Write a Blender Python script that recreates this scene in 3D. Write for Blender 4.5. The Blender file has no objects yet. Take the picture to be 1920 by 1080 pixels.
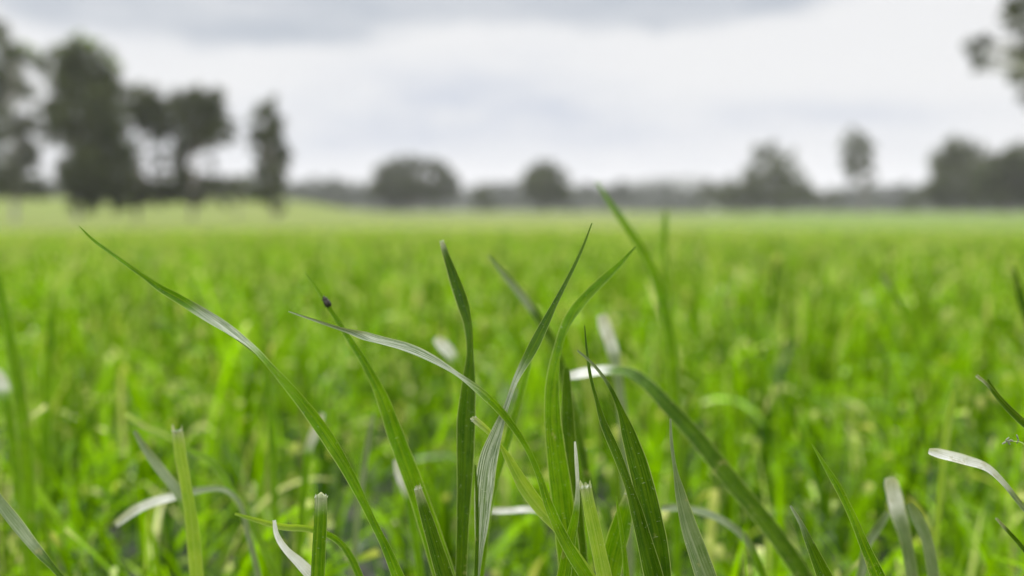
import bpy, math, random
import numpy as np
from mathutils import Vector, Matrix, noise as mnoise

R = math.radians
random.seed(7)
rng = np.random.default_rng(11)
sc = bpy.context.scene
COL = sc.collection

# ------------------------------------------------------------------ camera
FPX = 2059.0                       # focal length in pixels of the 1920 wide photograph
CAM_Z = 0.27
PITCH = math.atan(162 / FPX)
FOCUS = 0.31
cd = bpy.data.cameras.new('camera'); cam = bpy.data.objects.new('camera', cd); COL.objects.link(cam)
cam.location = (0, 0, CAM_Z); cam.rotation_euler = (math.pi / 2 - PITCH, 0, 0)
cd.sensor_width = 36; cd.lens = 36 * FPX / 1920
cd.clip_start = 0.01; cd.clip_end = 9000
cd.dof.use_dof = True; cd.dof.focus_distance = FOCUS; cd.dof.aperture_fstop = 7.2
sc.camera = cam

# ------------------------------------------------------------------ sky, sun, exposure
SUN_EL, SUN_AZ = R(55), R(-50)     # azimuth measured from +Y towards +X
sd = bpy.data.lights.new('sun', 'SUN'); so = bpy.data.objects.new('sun', sd); COL.objects.link(so)
sd.energy = 1.5; sd.angle = R(16); sd.color = (1, .97, .92)
sdir = Vector((math.sin(SUN_AZ) * math.cos(SUN_EL), math.cos(SUN_AZ) * math.cos(SUN_EL), math.sin(SUN_EL)))
so.rotation_euler = sdir.to_track_quat('Z', 'Y').to_euler()
sc.view_settings.view_transform = 'Standard'; sc.view_settings.look = 'None'
sc.view_settings.exposure = 0.0; sc.view_settings.gamma = 1
sc.render.engine = 'CYCLES'
sc.cycles.use_denoising = True
sc.cycles.max_bounces = 8; sc.cycles.transmission_bounces = 6; sc.cycles.diffuse_bounces = 4
sc.cycles.sample_clamp_indirect = 6

class NT:
    """little node-tree writer"""
    def __init__(s, nt):
        s.nt = nt
    def n(s, t, **kw):
        nd = s.nt.nodes.new(t)
        for k, v in kw.items(): setattr(nd, k, v)
        return nd
    def put(s, sock, v):
        if isinstance(v, bpy.types.NodeSocket): s.nt.links.new(v, sock)
        else: sock.default_value = v
    def m(s, op, a, b=0.0, c=None, clamp=False):
        nd = s.n('ShaderNodeMath', operation=op); nd.use_clamp = clamp
        s.put(nd.inputs[0], a); s.put(nd.inputs[1], b)
        if c is not None: s.put(nd.inputs[2], c)
        return nd.outputs[0]
    def mix(s, f, a, b):
        nd = s.n('ShaderNodeMix', data_type='RGBA')
        s.put(nd.inputs[0], f); s.put(nd.inputs[6], a); s.put(nd.inputs[7], b)
        return nd.outputs[2]
    def noise(s, vec, scale, detail=3, rough=.5):
        nd = s.n('ShaderNodeTexNoise'); s.put(nd.inputs['Vector'], vec)
        nd.inputs['Scale'].default_value = scale; nd.inputs['Detail'].default_value = detail
        nd.inputs['Roughness'].default_value = rough
        return nd.outputs['Fac']
    def ramp(s, f, lo, hi):
        nd = s.n('ShaderNodeMapRange', interpolation_type='SMOOTHSTEP'); s.put(nd.inputs[0], f)
        nd.inputs[1].default_value = lo; nd.inputs[2].default_value = hi
        return nd.outputs[0]

def ray(px, py):
    """unit world direction through a pixel of the photograph"""
    v = Vector(((px - 960) / FPX, 1.0, -(py - 540) / FPX))
    c, s_ = math.cos(PITCH), math.sin(PITCH)
    return Vector((v.x, v.y * c + v.z * s_, -v.y * s_ + v.z * c))
def at(px, py, d):
    """point at depth d metres in front of the camera"""
    return Vector((0, 0, CAM_Z)) + ray(px, py) * d

w = bpy.data.worlds.new('World'); sc.world = w; w.use_nodes = True
w.node_tree.nodes.clear(); t = NT(w.node_tree)
out = t.n('ShaderNodeOutputWorld'); bg = t.n('ShaderNodeBackground')
sky = t.n('ShaderNodeTexSky', sky_type='NISHITA'); sky.sun_disc = False
sky.sun_elevation = SUN_EL; sky.sun_rotation = SUN_AZ
tc = t.n('ShaderNodeTexCoord')
nz = t.n('ShaderNodeTexNoise'); t.nt.links.new(tc.outputs['Generated'], nz.inputs['Vector'])
nz.inputs['Scale'].default_value = 5.0; nz.inputs['Detail'].default_value = 4
sub = t.n('ShaderNodeVectorMath', operation='SUBTRACT'); t.nt.links.new(nz.outputs['Color'], sub.inputs[0]); sub.inputs[1].default_value = (.5, .5, .5)
scl = t.n('ShaderNodeVectorMath', operation='MULTIPLY'); t.nt.links.new(sub.outputs[0], scl.inputs[0]); scl.inputs[1].default_value = (.14, .14, .05)
add = t.n('ShaderNodeVectorMath', operation='ADD'); t.nt.links.new(tc.outputs['Generated'], add.inputs[0]); t.nt.links.new(scl.outputs[0], add.inputs[1])
sep = t.n('ShaderNodeSeparateXYZ'); t.nt.links.new(add.outputs[0], sep.inputs[0])
sep0 = t.n('ShaderNodeSeparateXYZ'); t.nt.links.new(tc.outputs['Generated'], sep0.inputs[0])
front = t.ramp(sep0.outputs['Y'], 0.0, 0.5)
def blob(px, py, sx, sy, amp):
    """one soft bank of cloud standing in the given part of the sky"""
    c = ray(px, py).normalized()
    a = t.m('MULTIPLY', t.m('SUBTRACT', sep.outputs['X'], c.x), FPX / sx)
    b = t.m('MULTIPLY', t.m('SUBTRACT', sep.outputs['Z'], c.z), FPX / sy)
    q = t.m('ADD', t.m('MULTIPLY', a, a), t.m('MULTIPLY', b, b))
    return t.m('MULTIPLY', t.m('EXPONENT', t.m('MULTIPLY', q, -1.0)), amp)
def bank(lst):
    tot = None
    for b in lst:
        g = blob(*b); tot = g if tot is None else t.m('ADD', tot, g)
    return tot
fn = t.n('ShaderNodeMapping'); t.nt.links.new(tc.outputs['Generated'], fn.inputs[0]); fn.inputs['Scale'].default_value = (1, 1, 3.2)
wisp = t.m('SUBTRACT', t.noise(fn.outputs[0], 9, 5, .6), .5)
top = bank([(300, 10, 260, 60, 1.0), (560, 40, 150, 50, .8), (800, -15, 260, 55, 1.1), (1180, -30, 250, 62, 1.5), (1310, -30, 170, 62, 1.0), (60, -60, 200, 60, .5)])
top = t.ramp(t.m('MULTIPLY_ADD', wisp, .9, top), .22, .85)
top = t.m('MULTIPLY', top, t.m('MULTIPLY_ADD', wisp, 1.6, .82), clamp=True)
soft = bank([(860, 175, 260, 62, .52), (1280, 225, 560, 48, .28), (620, 260, 440, 60, .30), (1650, 200, 300, 26, .18), (700, 310, 1500, 70, .20), (180, 70, 200, 40, .12)])
soft = t.m('MULTIPLY', soft, t.m('MULTIPLY_ADD', wisp, 3.2, 1.0), clamp=True)
dark = top
dark = t.m('MULTIPLY', dark, front)
mp = t.n('ShaderNodeMapping'); t.nt.links.new(tc.outputs['Generated'], mp.inputs[0]); mp.inputs['Scale'].default_value = (1, 1, 2.6)
big = t.noise(mp.outputs[0], 1.7, 5, .55)
up = t.ramp(sep0.outputs['Z'], 0.24, 0.5)       # cloud deck overhead, outside the photograph
dark = t.m('ADD', dark, t.m('MULTIPLY', up, t.m('MULTIPLY', t.ramp(big, .45, .65), .8)), clamp=True)
soft = t.m('MULTIPLY', soft, front)
deck = t.mix(soft, (.895, .895, .90, 1), (.50, .56, .69, 1))
deck = t.mix(dark, deck, (.50, .545, .61, 1))
# an overcast sky is about three times as bright overhead as at the horizon
lift = t.m('ADD', 1.0, t.m('MULTIPLY', t.ramp(sep0.outputs['Z'], 0.25, 0.85), 3.2))
deckl = t.n('ShaderNodeVectorMath', operation='SCALE'); t.put(deckl.inputs[0], deck); t.put(deckl.inputs['Scale'], lift)
skys = t.n('ShaderNodeVectorMath', operation='SCALE'); t.put(skys.inputs[0], sky.outputs[0]); skys.inputs['Scale'].default_value = .08
fin = t.mix(.94, skys.outputs[0], deckl.outputs[0])
t.put(bg.inputs[0], fin); bg.inputs[1].default_value = 1.0
t.nt.links.new(bg.outputs[0], out.inputs[0])

# ------------------------------------------------------------------ materials
def new_mat(name):
    m = bpy.data.materials.new(name); m.use_nodes = True
    m.node_tree.nodes.clear(); t = NT(m.node_tree)
    o = t.n('ShaderNodeOutputMaterial')
    return m, t, o
def principled(t, col, rough=.5, spec=.5):
    p = t.n('ShaderNodeBsdfPrincipled'); t.put(p.inputs['Base Color'], col)
    t.put(p.inputs['Roughness'], rough); p.inputs['Specular IOR Level'].default_value = spec
    return p

# palettes: base 1, base 2, vein, rib strength, roughness, specular, share of light let through
PAL = {
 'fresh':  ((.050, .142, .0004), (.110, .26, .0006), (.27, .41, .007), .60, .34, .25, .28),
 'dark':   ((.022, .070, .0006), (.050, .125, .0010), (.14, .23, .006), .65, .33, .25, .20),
 'silver': ((.045, .105, .006), (.10, .17, .025), (.60, .63, .54), .90, .30, .8, .12),  # silvery sky sheen put into the vein colour
 'pale':   ((.16, .29, .008), (.26, .38, .02), (.42, .52, .12), .55, .36, .4, .32),
 'dry':    ((.36, .38, .28), (.62, .62, .58), (.82, .82, .80), .60, .28, .7, .15),  # white sky sheen put into the colour of leaf tips
 'grey':   ((.085, .15, .03), (.15, .21, .08), (.36, .40, .28), .65, .30, .7, .18),
 'frayed': ((.20, .22, .10), (.45, .42, .28), (.75, .75, .66), .60, .6, .3, .2),
}
_lm = {}
def leaf_material(base, alt=None, s1=0.0, s2=0.0, spots=.22, soft=.005):
    """a single leaf of grass: parallel veins along it, mottling, pale specks, light through it. Between s1 and s2 metres from
    the tip it wears a second palette (frayed cut end, paler stretch; white and silver ones are sheen put into the colour)."""
    key = (base, alt, s1, s2, spots)
    if key in _lm: return _lm[key]
    m, t, o = new_mat('grass_leaf_' + base + ('_' + alt if alt else ''))
    uv = t.n('ShaderNodeUVMap'); uv.uv_map = 'UVMap'
    s = t.n('ShaderNodeSeparateXYZ'); t.nt.links.new(uv.outputs[0], s.inputs[0])
    U, L = s.outputs[0], t.m('MULTIPLY', s.outputs[1], .1)
    obj = t.n('ShaderNodeTexCoord').outputs['Object']
    mott = t.noise(obj, 120, 4, .65); along = t.noise(obj, 30, 2)
    if alt:
        q = t.m('MULTIPLY_ADD', t.m('SUBTRACT', t.noise(obj, 220, 3), .5), soft * 1.6, L)
        msk = t.m('SUBTRACT', 1.0, t.ramp(q, s2 - soft, s2 + soft))
        if s1 > 0: msk = t.m('MULTIPLY', msk, t.ramp(q, s1 - soft, s1 + soft))
    def C(i):
        a = (*PAL[base][i], 1)
        return t.mix(msk, a, (*PAL[alt][i], 1)) if alt else a
    def V(i):
        a = PAL[base][i]
        return t.m('MULTIPLY_ADD', msk, PAL[alt][i] - a, a) if alt else a
    base_c = t.mix(t.ramp(mott, .3, .7), C(0), C(1))
    cmb = t.n('ShaderNodeCombineXYZ'); t.put(cmb.inputs[0], t.m('MULTIPLY', U, 9.0)); t.put(cmb.inputs[1], t.m('MULTIPLY', L, 45.0)); t.put(cmb.inputs[2], t.m('MULTIPLY', along, .6))
    vn = t.ramp(t.noise(cmb.outputs[0], 1.5, 4, .8), .42, .62)
    wav = t.m('MULTIPLY_ADD', t.m('SINE', t.m('MULTIPLY', U, 50.0)), .5, .5)
    vein = t.m('MULTIPLY', t.m('MULTIPLY_ADD', wav, .25, t.m('MULTIPLY', vn, .75)), t.m('MULTIPLY_ADD', t.ramp(along, .3, .6), .6, .4), clamp=True)
    col = t.mix(t.m('MULTIPLY', vein, V(3)), base_c, C(2))
    off = t.m('ABSOLUTE', t.m('SUBTRACT', U, .5))
    col = t.mix(t.m('MULTIPLY', t.m('SUBTRACT', 1.0, t.ramp(off, .0, .07)), .35), col, C(2))       # midrib
    col = t.mix(t.m('MULTIPLY', t.ramp(off, .45, .49), .7), col, (.48, .54, .20, 1))                # thin pale margin
    # straw coloured nicks, dust and small white feeding marks
    nick = t.ramp(t.noise(obj, 75, 5, .75), .60, .66)
    col = t.mix(t.m('MULTIPLY', nick, .45), col, (.33, .31, .12, 1))
    c2_ = t.n('ShaderNodeCombineXYZ'); t.put(c2_.inputs[0], t.m('MULTIPLY', U, 5.0)); t.put(c2_.inputs[1], t.m('MULTIPLY', L, 1800.0)); t.put(c2_.inputs[2], t.m('MULTIPLY', along, 7.0))
    sp = t.ramp(t.noise(c2_.outputs[0], 1.0, 2, .5), .67, .72)
    col = t.mix(t.m('MULTIPLY', sp, spots), col, (.72, .72, .62, 1))
    p = principled(t, col, V(4), .3); t.put(p.inputs['Specular IOR Level'], V(5))
    bmp = t.n('ShaderNodeBump'); bmp.inputs['Strength'].default_value = .5; bmp.inputs['Distance'].default_value = .0003
    t.put(bmp.inputs['Height'], t.m('ADD', t.m('ADD', t.m('MULTIPLY', wav, .5), vn), mott)); t.put(p.inputs['Normal'], bmp.outputs[0])
    tr = t.n('ShaderNodeBsdfTranslucent')
    tcol = t.n('ShaderNodeVectorMath', operation='MULTIPLY'); t.put(tcol.inputs[0], col); tcol.inputs[1].default_value = (1.3, 1.3, .5)
    t.put(tr.inputs[0], tcol.outputs[0])
    mx = t.n('ShaderNodeMixShader'); t.put(mx.inputs[0], V(6))
    t.nt.links.new(p.outputs[0], mx.inputs[1]); t.nt.links.new(tr.outputs[0], mx.inputs[2])
    t.nt.links.new(mx.outputs[0], o.inputs[0])
    _lm[key] = m
    return m
M = {}
for _k in ('fresh', 'pale'): M[_k] = leaf_material(_k)

def field_grass_material():
    m, t, o = new_mat('field_grass')
    a = t.n('ShaderNodeAttribute'); a.attribute_name = 'tint'
    s = t.n('ShaderNodeSeparateColor'); t.nt.links.new(a.outputs['Color'], s.inputs[0])
    obj = t.n('ShaderNodeTexCoord').outputs['Object']
    rnd, dry, gloss = s.outputs[0], s.outputs[1], s.outputs[2]
    c = t.mix(t.m('POWER', rnd, 1.45), (.011, .052, .0001, 1), (.30, .57, .0001, 1))
    patch = t.ramp(t.noise(obj, 2.2, 3), .35, .7)
    c = t.mix(t.m('MULTIPLY', patch, .30), c, (.22, .39, .001, 1))
    c = t.mix(dry, c, (.62, .62, .24, 1))
    p = principled(t, c, t.m('MULTIPLY_ADD', gloss, -.38, .5), .5)
    t.put(p.inputs['Specular IOR Level'], t.m('MULTIPLY_ADD', gloss, 1.0, .0))
    tr = t.n('ShaderNodeBsdfTranslucent')
    tcol = t.n('ShaderNodeVectorMath', operation='MULTIPLY'); t.put(tcol.inputs[0], c); tcol.inputs[1].default_value = (1.3, 1.3, .4)
    t.put(tr.inputs[0], tcol.outputs[0])
    mx = t.n('ShaderNodeMixShader'); mx.inputs[0].default_value = .30
    t.nt.links.new(p.outputs[0], mx.inputs[1]); t.nt.links.new(tr.outputs[0], mx.inputs[2])
    t.nt.links.new(mx.outputs[0], o.inputs[0])
    return m
M['field'] = field_grass_material()

def simple(name, c1, c2, scale, rough=.8, spec=.3, detail=4, bump=0, tr=0):
    m, t, o = new_mat(name)
    obj = t.n('ShaderNodeTexCoord').outputs['Object']
    n = t.noise(obj, scale, detail, .6)
    c = t.mix(t.ramp(n, .3, .7), c1, c2)
    p = principled(t, c, rough, spec)
    if bump:
        b = t.n('ShaderNodeBump'); b.inputs['Strength'].default_value = .6; b.inputs['Distance'].default_value = bump
        t.put(b.inputs['Height'], n); t.put(p.inputs['Normal'], b.outputs[0])
    if tr:
        x = t.n('ShaderNodeBsdfTranslucent'); t.put(x.inputs[0], c)
        mx = t.n('ShaderNodeMixShader'); mx.inputs[0].default_value = tr
        t.nt.links.new(p.outputs[0], mx.inputs[1]); t.nt.links.new(x.outputs[0], mx.inputs[2]); t.nt.links.new(mx.outputs[0], o.inputs[0])
    else: t.nt.links.new(p.outputs[0], o.inputs[0])
    return m
M['bark'] = simple('bark', (.14, .12, .10, 1), (.30, .27, .23, 1), 2.5, .9, bump=.03)
M['pale_bark'] = simple('pale_gum_bark', (.34, .32, .29, 1), (.55, .53, .49, 1), 1.5, .8, bump=.02)
M['leaf_dark'] = simple('leaves_dark', (.018, .030, .004, 1), (.115, .132, .040, 1), .9, .6, tr=.25)
M['leaf_mid'] = simple('leaves_olive', (.034, .050, .010, 1), (.16, .178, .075, 1), .8, .6, tr=.25)
M['leaf_lime'] = simple('leaves_lime', (.15, .23, .01, 1), (.26, .36, .02, 1), .6, .6, tr=.35)
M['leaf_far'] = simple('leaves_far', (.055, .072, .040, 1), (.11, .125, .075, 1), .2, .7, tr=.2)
M['hill'] = simple('wooded_hill', (.07, .075, .06, 1), (.10, .105, .085, 1), .02, .9)
M['cut'] = simple('cut_fibres', (.22, .30, .09, 1), (.72, .72, .62, 1), 1400, .6)
M['beetle'] = simple('beetle_shell', (.012, .010, .008, 1), (.035, .028, .02, 1), 900, .55, .35)
M['beetle_leg'] = simple('beetle_leg', (.015, .012, .01, 1), (.03, .025, .02, 1), 900, .5, .5)
M['husk'] = simple('dry_husk', (.16, .17, .11, 1), (.34, .33, .26, 1), 500, .7)

def ground_material():
    m, t, o = new_mat('ground')
    obj = t.n('ShaderNodeTexCoord').outputs['Object']
    ln = t.n('ShaderNodeVectorMath', operation='LENGTH'); t.put(ln.inputs[0], obj)
    fine = t.noise(obj, 60, 5, .65)
    soil = t.mix(t.ramp(fine, .35, .68), (.018, .018, .014, 1), (.12, .115, .10, 1))
    thatch = t.mix(t.ramp(t.noise(obj, 25, 4, .6), .40, .55), soil, (.012, .035, .002, 1))
    # the next paddock: paler pasture in broad drifts
    mpn = t.n('ShaderNodeMapping'); t.put(mpn.inputs[0], obj); mpn.inputs['Scale'].default_value = (.5, 1.6, 1)
    dr = t.ramp(t.noise(mpn.outputs[0], .09, 5, .6), .35, .65)
    past = t.mix(dr, (.105, .145, .010, 1), (.15, .165, .036, 1))
    past = t.mix(t.m('MULTIPLY', t.ramp(t.noise(obj, 1.5, 4, .6), .4, .7), .35), past, (.12, .20, .015, 1))
    sp = t.n('ShaderNodeSeparateXYZ'); t.put(sp.inputs[0], obj)
    # greener towards the right hand side of the field
    side = t.ramp(t.m('DIVIDE', sp.outputs[0], t.m('ADD', t.m('ABSOLUTE', sp.outputs[1]), 1.0)), .02, .3)
    past = t.mix(t.m('MULTIPLY', side, .7), past, (.10, .165, .012, 1))
    c = t.mix(t.ramp(ln.outputs['Value'], 4.0, 15.0), thatch, past)
    p = principled(t, c, .9, .2)
    b = t.n('ShaderNodeBump'); b.inputs['Strength'].default_value = .5; b.inputs['Distance'].default_value = .008
    t.put(b.inputs['Height'], fine); t.put(p.inputs['Normal'], b.outputs[0])
    t.nt.links.new(p.outputs[0], o.inputs[0])
    return m
M['ground'] = ground_material()

# ------------------------------------------------------------------ object helpers
def tag(o, label=None, cat=None, group=None, kind=None):
    if label: o['label'] = label
    if cat: o['category'] = cat
    if group: o['group'] = group
    if kind: o['kind'] = kind
    return o
def link(name, verts, faces, mat, parent=None, smooth=True, uvs=None):
    me = bpy.data.meshes.new(name)
    me.from_pydata([tuple(v) for v in verts], [], faces)
    if uvs is not None:
        l = me.uv_layers.new(name='UVMap')
        vi = np.zeros(len(me.loops), dtype=np.int32); me.loops.foreach_get('vertex_index', vi)
        l.data.foreach_set('uv', np.asarray(uvs, dtype=np.float32)[vi].ravel())
    me.materials.append(mat)
    if smooth: me.polygons.foreach_set('use_smooth', [True] * len(me.polygons))
    me.update()
    o = bpy.data.objects.new(name, me); COL.objects.link(o)
    if parent: o.parent = parent
    return o
def link_np(name, co, quads, mat, parent=None, tint=None, smooth=True):
    """big meshes: co (n,3) array, quads (f,4) array"""
    me = bpy.data.meshes.new(name)
    me.vertices.add(len(co)); me.vertices.foreach_set('co', np.ascontiguousarray(co, dtype=np.float32).ravel())
    nf = len(quads)
    me.loops.add(nf * 4); me.loops.foreach_set('vertex_index', np.ascontiguousarray(quads, dtype=np.int32).ravel())
    me.polygons.add(nf); me.polygons.foreach_set('loop_start', np.arange(nf, dtype=np.int32) * 4)
    try: me.polygons.foreach_set('loop_total', np.full(nf, 4, dtype=np.int32))
    except Exception: pass
    me.update(calc_edges=True)
    me.polygons.foreach_set('use_smooth', np.full(nf, smooth, dtype=bool))
    if tint is not None:
        a = me.attributes.new('tint', 'FLOAT_COLOR', 'POINT')
        a.data.foreach_set('color', np.ascontiguousarray(tint, dtype=np.float32).ravel())
    me.materials.append(mat)
    o = bpy.data.objects.new(name, me); COL.objects.link(o)
    if parent: o.parent = parent
    return o
def empty(name, loc):
    o = bpy.data.objects.new(name, None); COL.objects.link(o); o.location = loc; o.empty_display_size = .05
    return o

# ------------------------------------------------------------------ the lie of the land
_r = np.array([0, .8, 2, 5, 10, 20, 40, 80, 140, 200, 350, 500, 1000, 4000.])
_h = np.array([.27, .27, .28, .34, .44, .66, 1.02, 1.42, 2.05, 2.55, 3.7, 4.7, 7.6, 14.0])
def ground_z(x, y):
    """ground height, arrays or floats"""
    r = np.hypot(x, y)
    z = CAM_Z - np.interp(r, _r, _h)
    amp = np.clip(r / 60, 0, 1)
    z = z + .10 * amp * np.sin(np.asarray(x) * .045 + 1.3) * np.sin(np.asarray(y) * .031 + .4)
    k = np.clip((r - 95) / 110, 0, 1); a_ = np.clip((-.10 - np.asarray(x) / (np.abs(y) + 1)) / .12, 0, 1)
    z = z + 3.2 * (k * k * (3 - 2 * k)) * (a_ * a_ * (3 - 2 * a_)) * (np.asarray(y) > 0)
    z = z + .006 * np.clip(r / .5, 0, 1) * np.sin(np.asarray(x) * 5.1 + .7) * np.cos(np.asarray(y) * 4.3)
    return z
def build_ground():
    radii = [0.0] + list(np.geomspace(.12, 2800, 110)); na = 180
    co = [(0, 0, float(ground_z(0., 0.)))]
    for r in radii[1:]:
        for k in range(na):
            a = 2 * math.pi * k / na; x, y = r * math.sin(a), r * math.cos(a)
            co.append((x, y, float(ground_z(x, y))))
    faces = [(0, 1 + (k + 1) % na, 1 + k) for k in range(na)]
    for i in range(len(radii) - 2):
        for k in range(na):
            a, b = 1 + i * na + k, 1 + i * na + (k + 1) % na
            faces.append((a, b, b + na, a + na))
    o = link('ground', co, faces, M['ground']); tag(o, kind='structure')
build_ground()

def build_hills():
    n = 160; co = []; faces = []
    for i in range(n + 1):
        a = R(-60 + 120 * i / n)
        hgt = 14 + 16 * mnoise.noise(Vector((a * 3.1, 1.7, 0))) + 7 * mnoise.noise(Vector((a * 11, 4.2, 0))) + 3 * mnoise.noise(Vector((a * 60, 2, 0)))
        hgt += 22 * math.exp(-((a - .15) / .06) ** 2) + 12 * math.exp(-((a + .16) / .08) ** 2)
        hgt = max(hgt, 6)
        for rr, f in ((1150, -.4), (1250, .55), (1400, 1.0), (1700, .8), (2100, -.6)):
            co.append((rr * math.sin(a), rr * math.cos(a), max(-4 + hgt * f, -12)))
    for i in range(n):
        for k in range(4):
            a = i * 5 + k; faces.append((a, a + 5, a + 6, a + 1))
    tag(link('hills', co, faces, M['hill']), kind='structure')
build_hills()

# ------------------------------------------------------------------ the field of grass (nobody could count it)
def blades(N, x, y, L, W, lean0, lean1, az, K, cutfrac, tint_dry, twist, zoff=0.0):
    """vectorised grass: returns verts, quads, tint"""
    zb = ground_z(x, y) - .004 + zoff
    t = np.linspace(0, 1, K + 1)
    cut = rng.random(N) < cutfrac
    th = lean0[:, None] + (lean1 - lean0)[:, None] * t[None, :] ** 1.6
    kink = rng.random(N) < .10                                  # folded over
    kp = rng.uniform(.45, .85, N)
    th = th + np.where(kink[:, None] & (t[None, :] > kp[:, None]), rng.uniform(.7, 1.5, N)[:, None], 0)
    ds = (L / K)[:, None]
    hx = np.cumsum(np.sin(th) * ds, 1) - np.sin(th[:, :1]) * ds
    hz = np.cumsum(np.cos(th) * ds, 1) - np.cos(th[:, :1]) * ds
    sway = rng.uniform(-.05, .05, N)[:, None] * L[:, None] * np.sin(t * 3)[None, :]
    ca, sa = np.cos(az)[:, None], np.sin(az)[:, None]
    cx = x[:, None] + hx * ca - sway * sa; cy = y[:, None] + hx * sa + sway * ca; cz = zb[:, None] + hz
    prof = np.where(cut[:, None], .75 + .25 * np.sin(t * 2.4)[None, :], np.minimum(1, .5 + 2.2 * t)[None, :] * (1 - t ** 2.6)[None, :] + .03)
    hw = W[:, None] * .5 * prof
    tw = (rng.uniform(-.5, .5, N) + 0)[:, None] + twist[:, None] * t[None, :]
    # side vector: horizontal perpendicular, turned about the blade by tw
    sxv, syv = -sa, ca
    tx, ty, tz = np.sin(th) * ca, np.sin(th) * sa, np.cos(th)
    nx, ny, nz_ = -np.cos(th) * ca, -np.cos(th) * sa, np.sin(th)
    c, s = np.cos(tw), np.sin(tw)
    Sx, Sy, Sz = c * sxv + s * nx, c * syv + s * ny, s * nz_
    Nx, Ny, Nz = -s * sxv + c * nx, -s * syv + c * ny, c * nz_
    P = np.stack([cx, cy, cz], -1); S = np.stack([Sx, Sy, Sz], -1); Nn = np.stack([Nx, Ny, Nz], -1)
    h = hw[..., None]
    V = np.stack([P - S * h, P - Nn * h * .45, P + S * h], 2)   # N,K+1,3,3
    co = V.reshape(-1, 3)
    base = (np.arange(N) * (K + 1) * 3)[:, None, None] + (np.arange(K) * 3)[None, :, None] + np.arange(2)[None, None, :]
    q = np.stack([base, base + 1, base + 4, base + 3], -1).reshape(-1, 4)
    tint = np.zeros((N, K + 1, 3, 4), dtype=np.float32)
    cell = np.floor(x / .045 + .6 * np.sin(y * 40)) * 12.9898 + np.floor(y / .06 + .5 * np.sin(x * 31)) * 78.233
    tuft = np.modf(np.abs(np.sin(cell) * 43758.5453))[0]
    rr = .5 * tuft + .5 * rng.random(N)
    tint[..., 0] = np.clip((rr - .5) * 1.75 + .47, 0, 1)[:, None, None]
    d = tint_dry[:, None] + np.where(cut[:, None], np.clip((t - .92) * 16, 0, 1)[None, :], 0)
    tint[..., 1] = np.clip(d, 0, 1)[:, :, None]
    tint[..., 2] = (rng.random(N) ** 7)[:, None, None]; tint[..., 3] = 1
    return co, q, tint.reshape(-1, 4)

def scatter(r0, r1, a0, a1, dens):
    """even scatter in a ring sector; gently clumped"""
    area = .5 * (a1 - a0) * (r1 * r1 - r0 * r0)
    N = int(area * dens * 1.35)
    r = np.sqrt(rng.uniform(r0 * r0, r1 * r1, N)); a = rng.uniform(a0, a1, N)
    x, y = r * np.sin(a), r * np.cos(a)
    cl = .5 + .5 * np.sin(x * 23 + 3 * np.sin(y * 11)) * np.sin(y * 19 + 2 * np.sin(x * 13))
    keep = rng.random(N) < (.5 + .5 * cl)
    return x[keep], y[keep]

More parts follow.
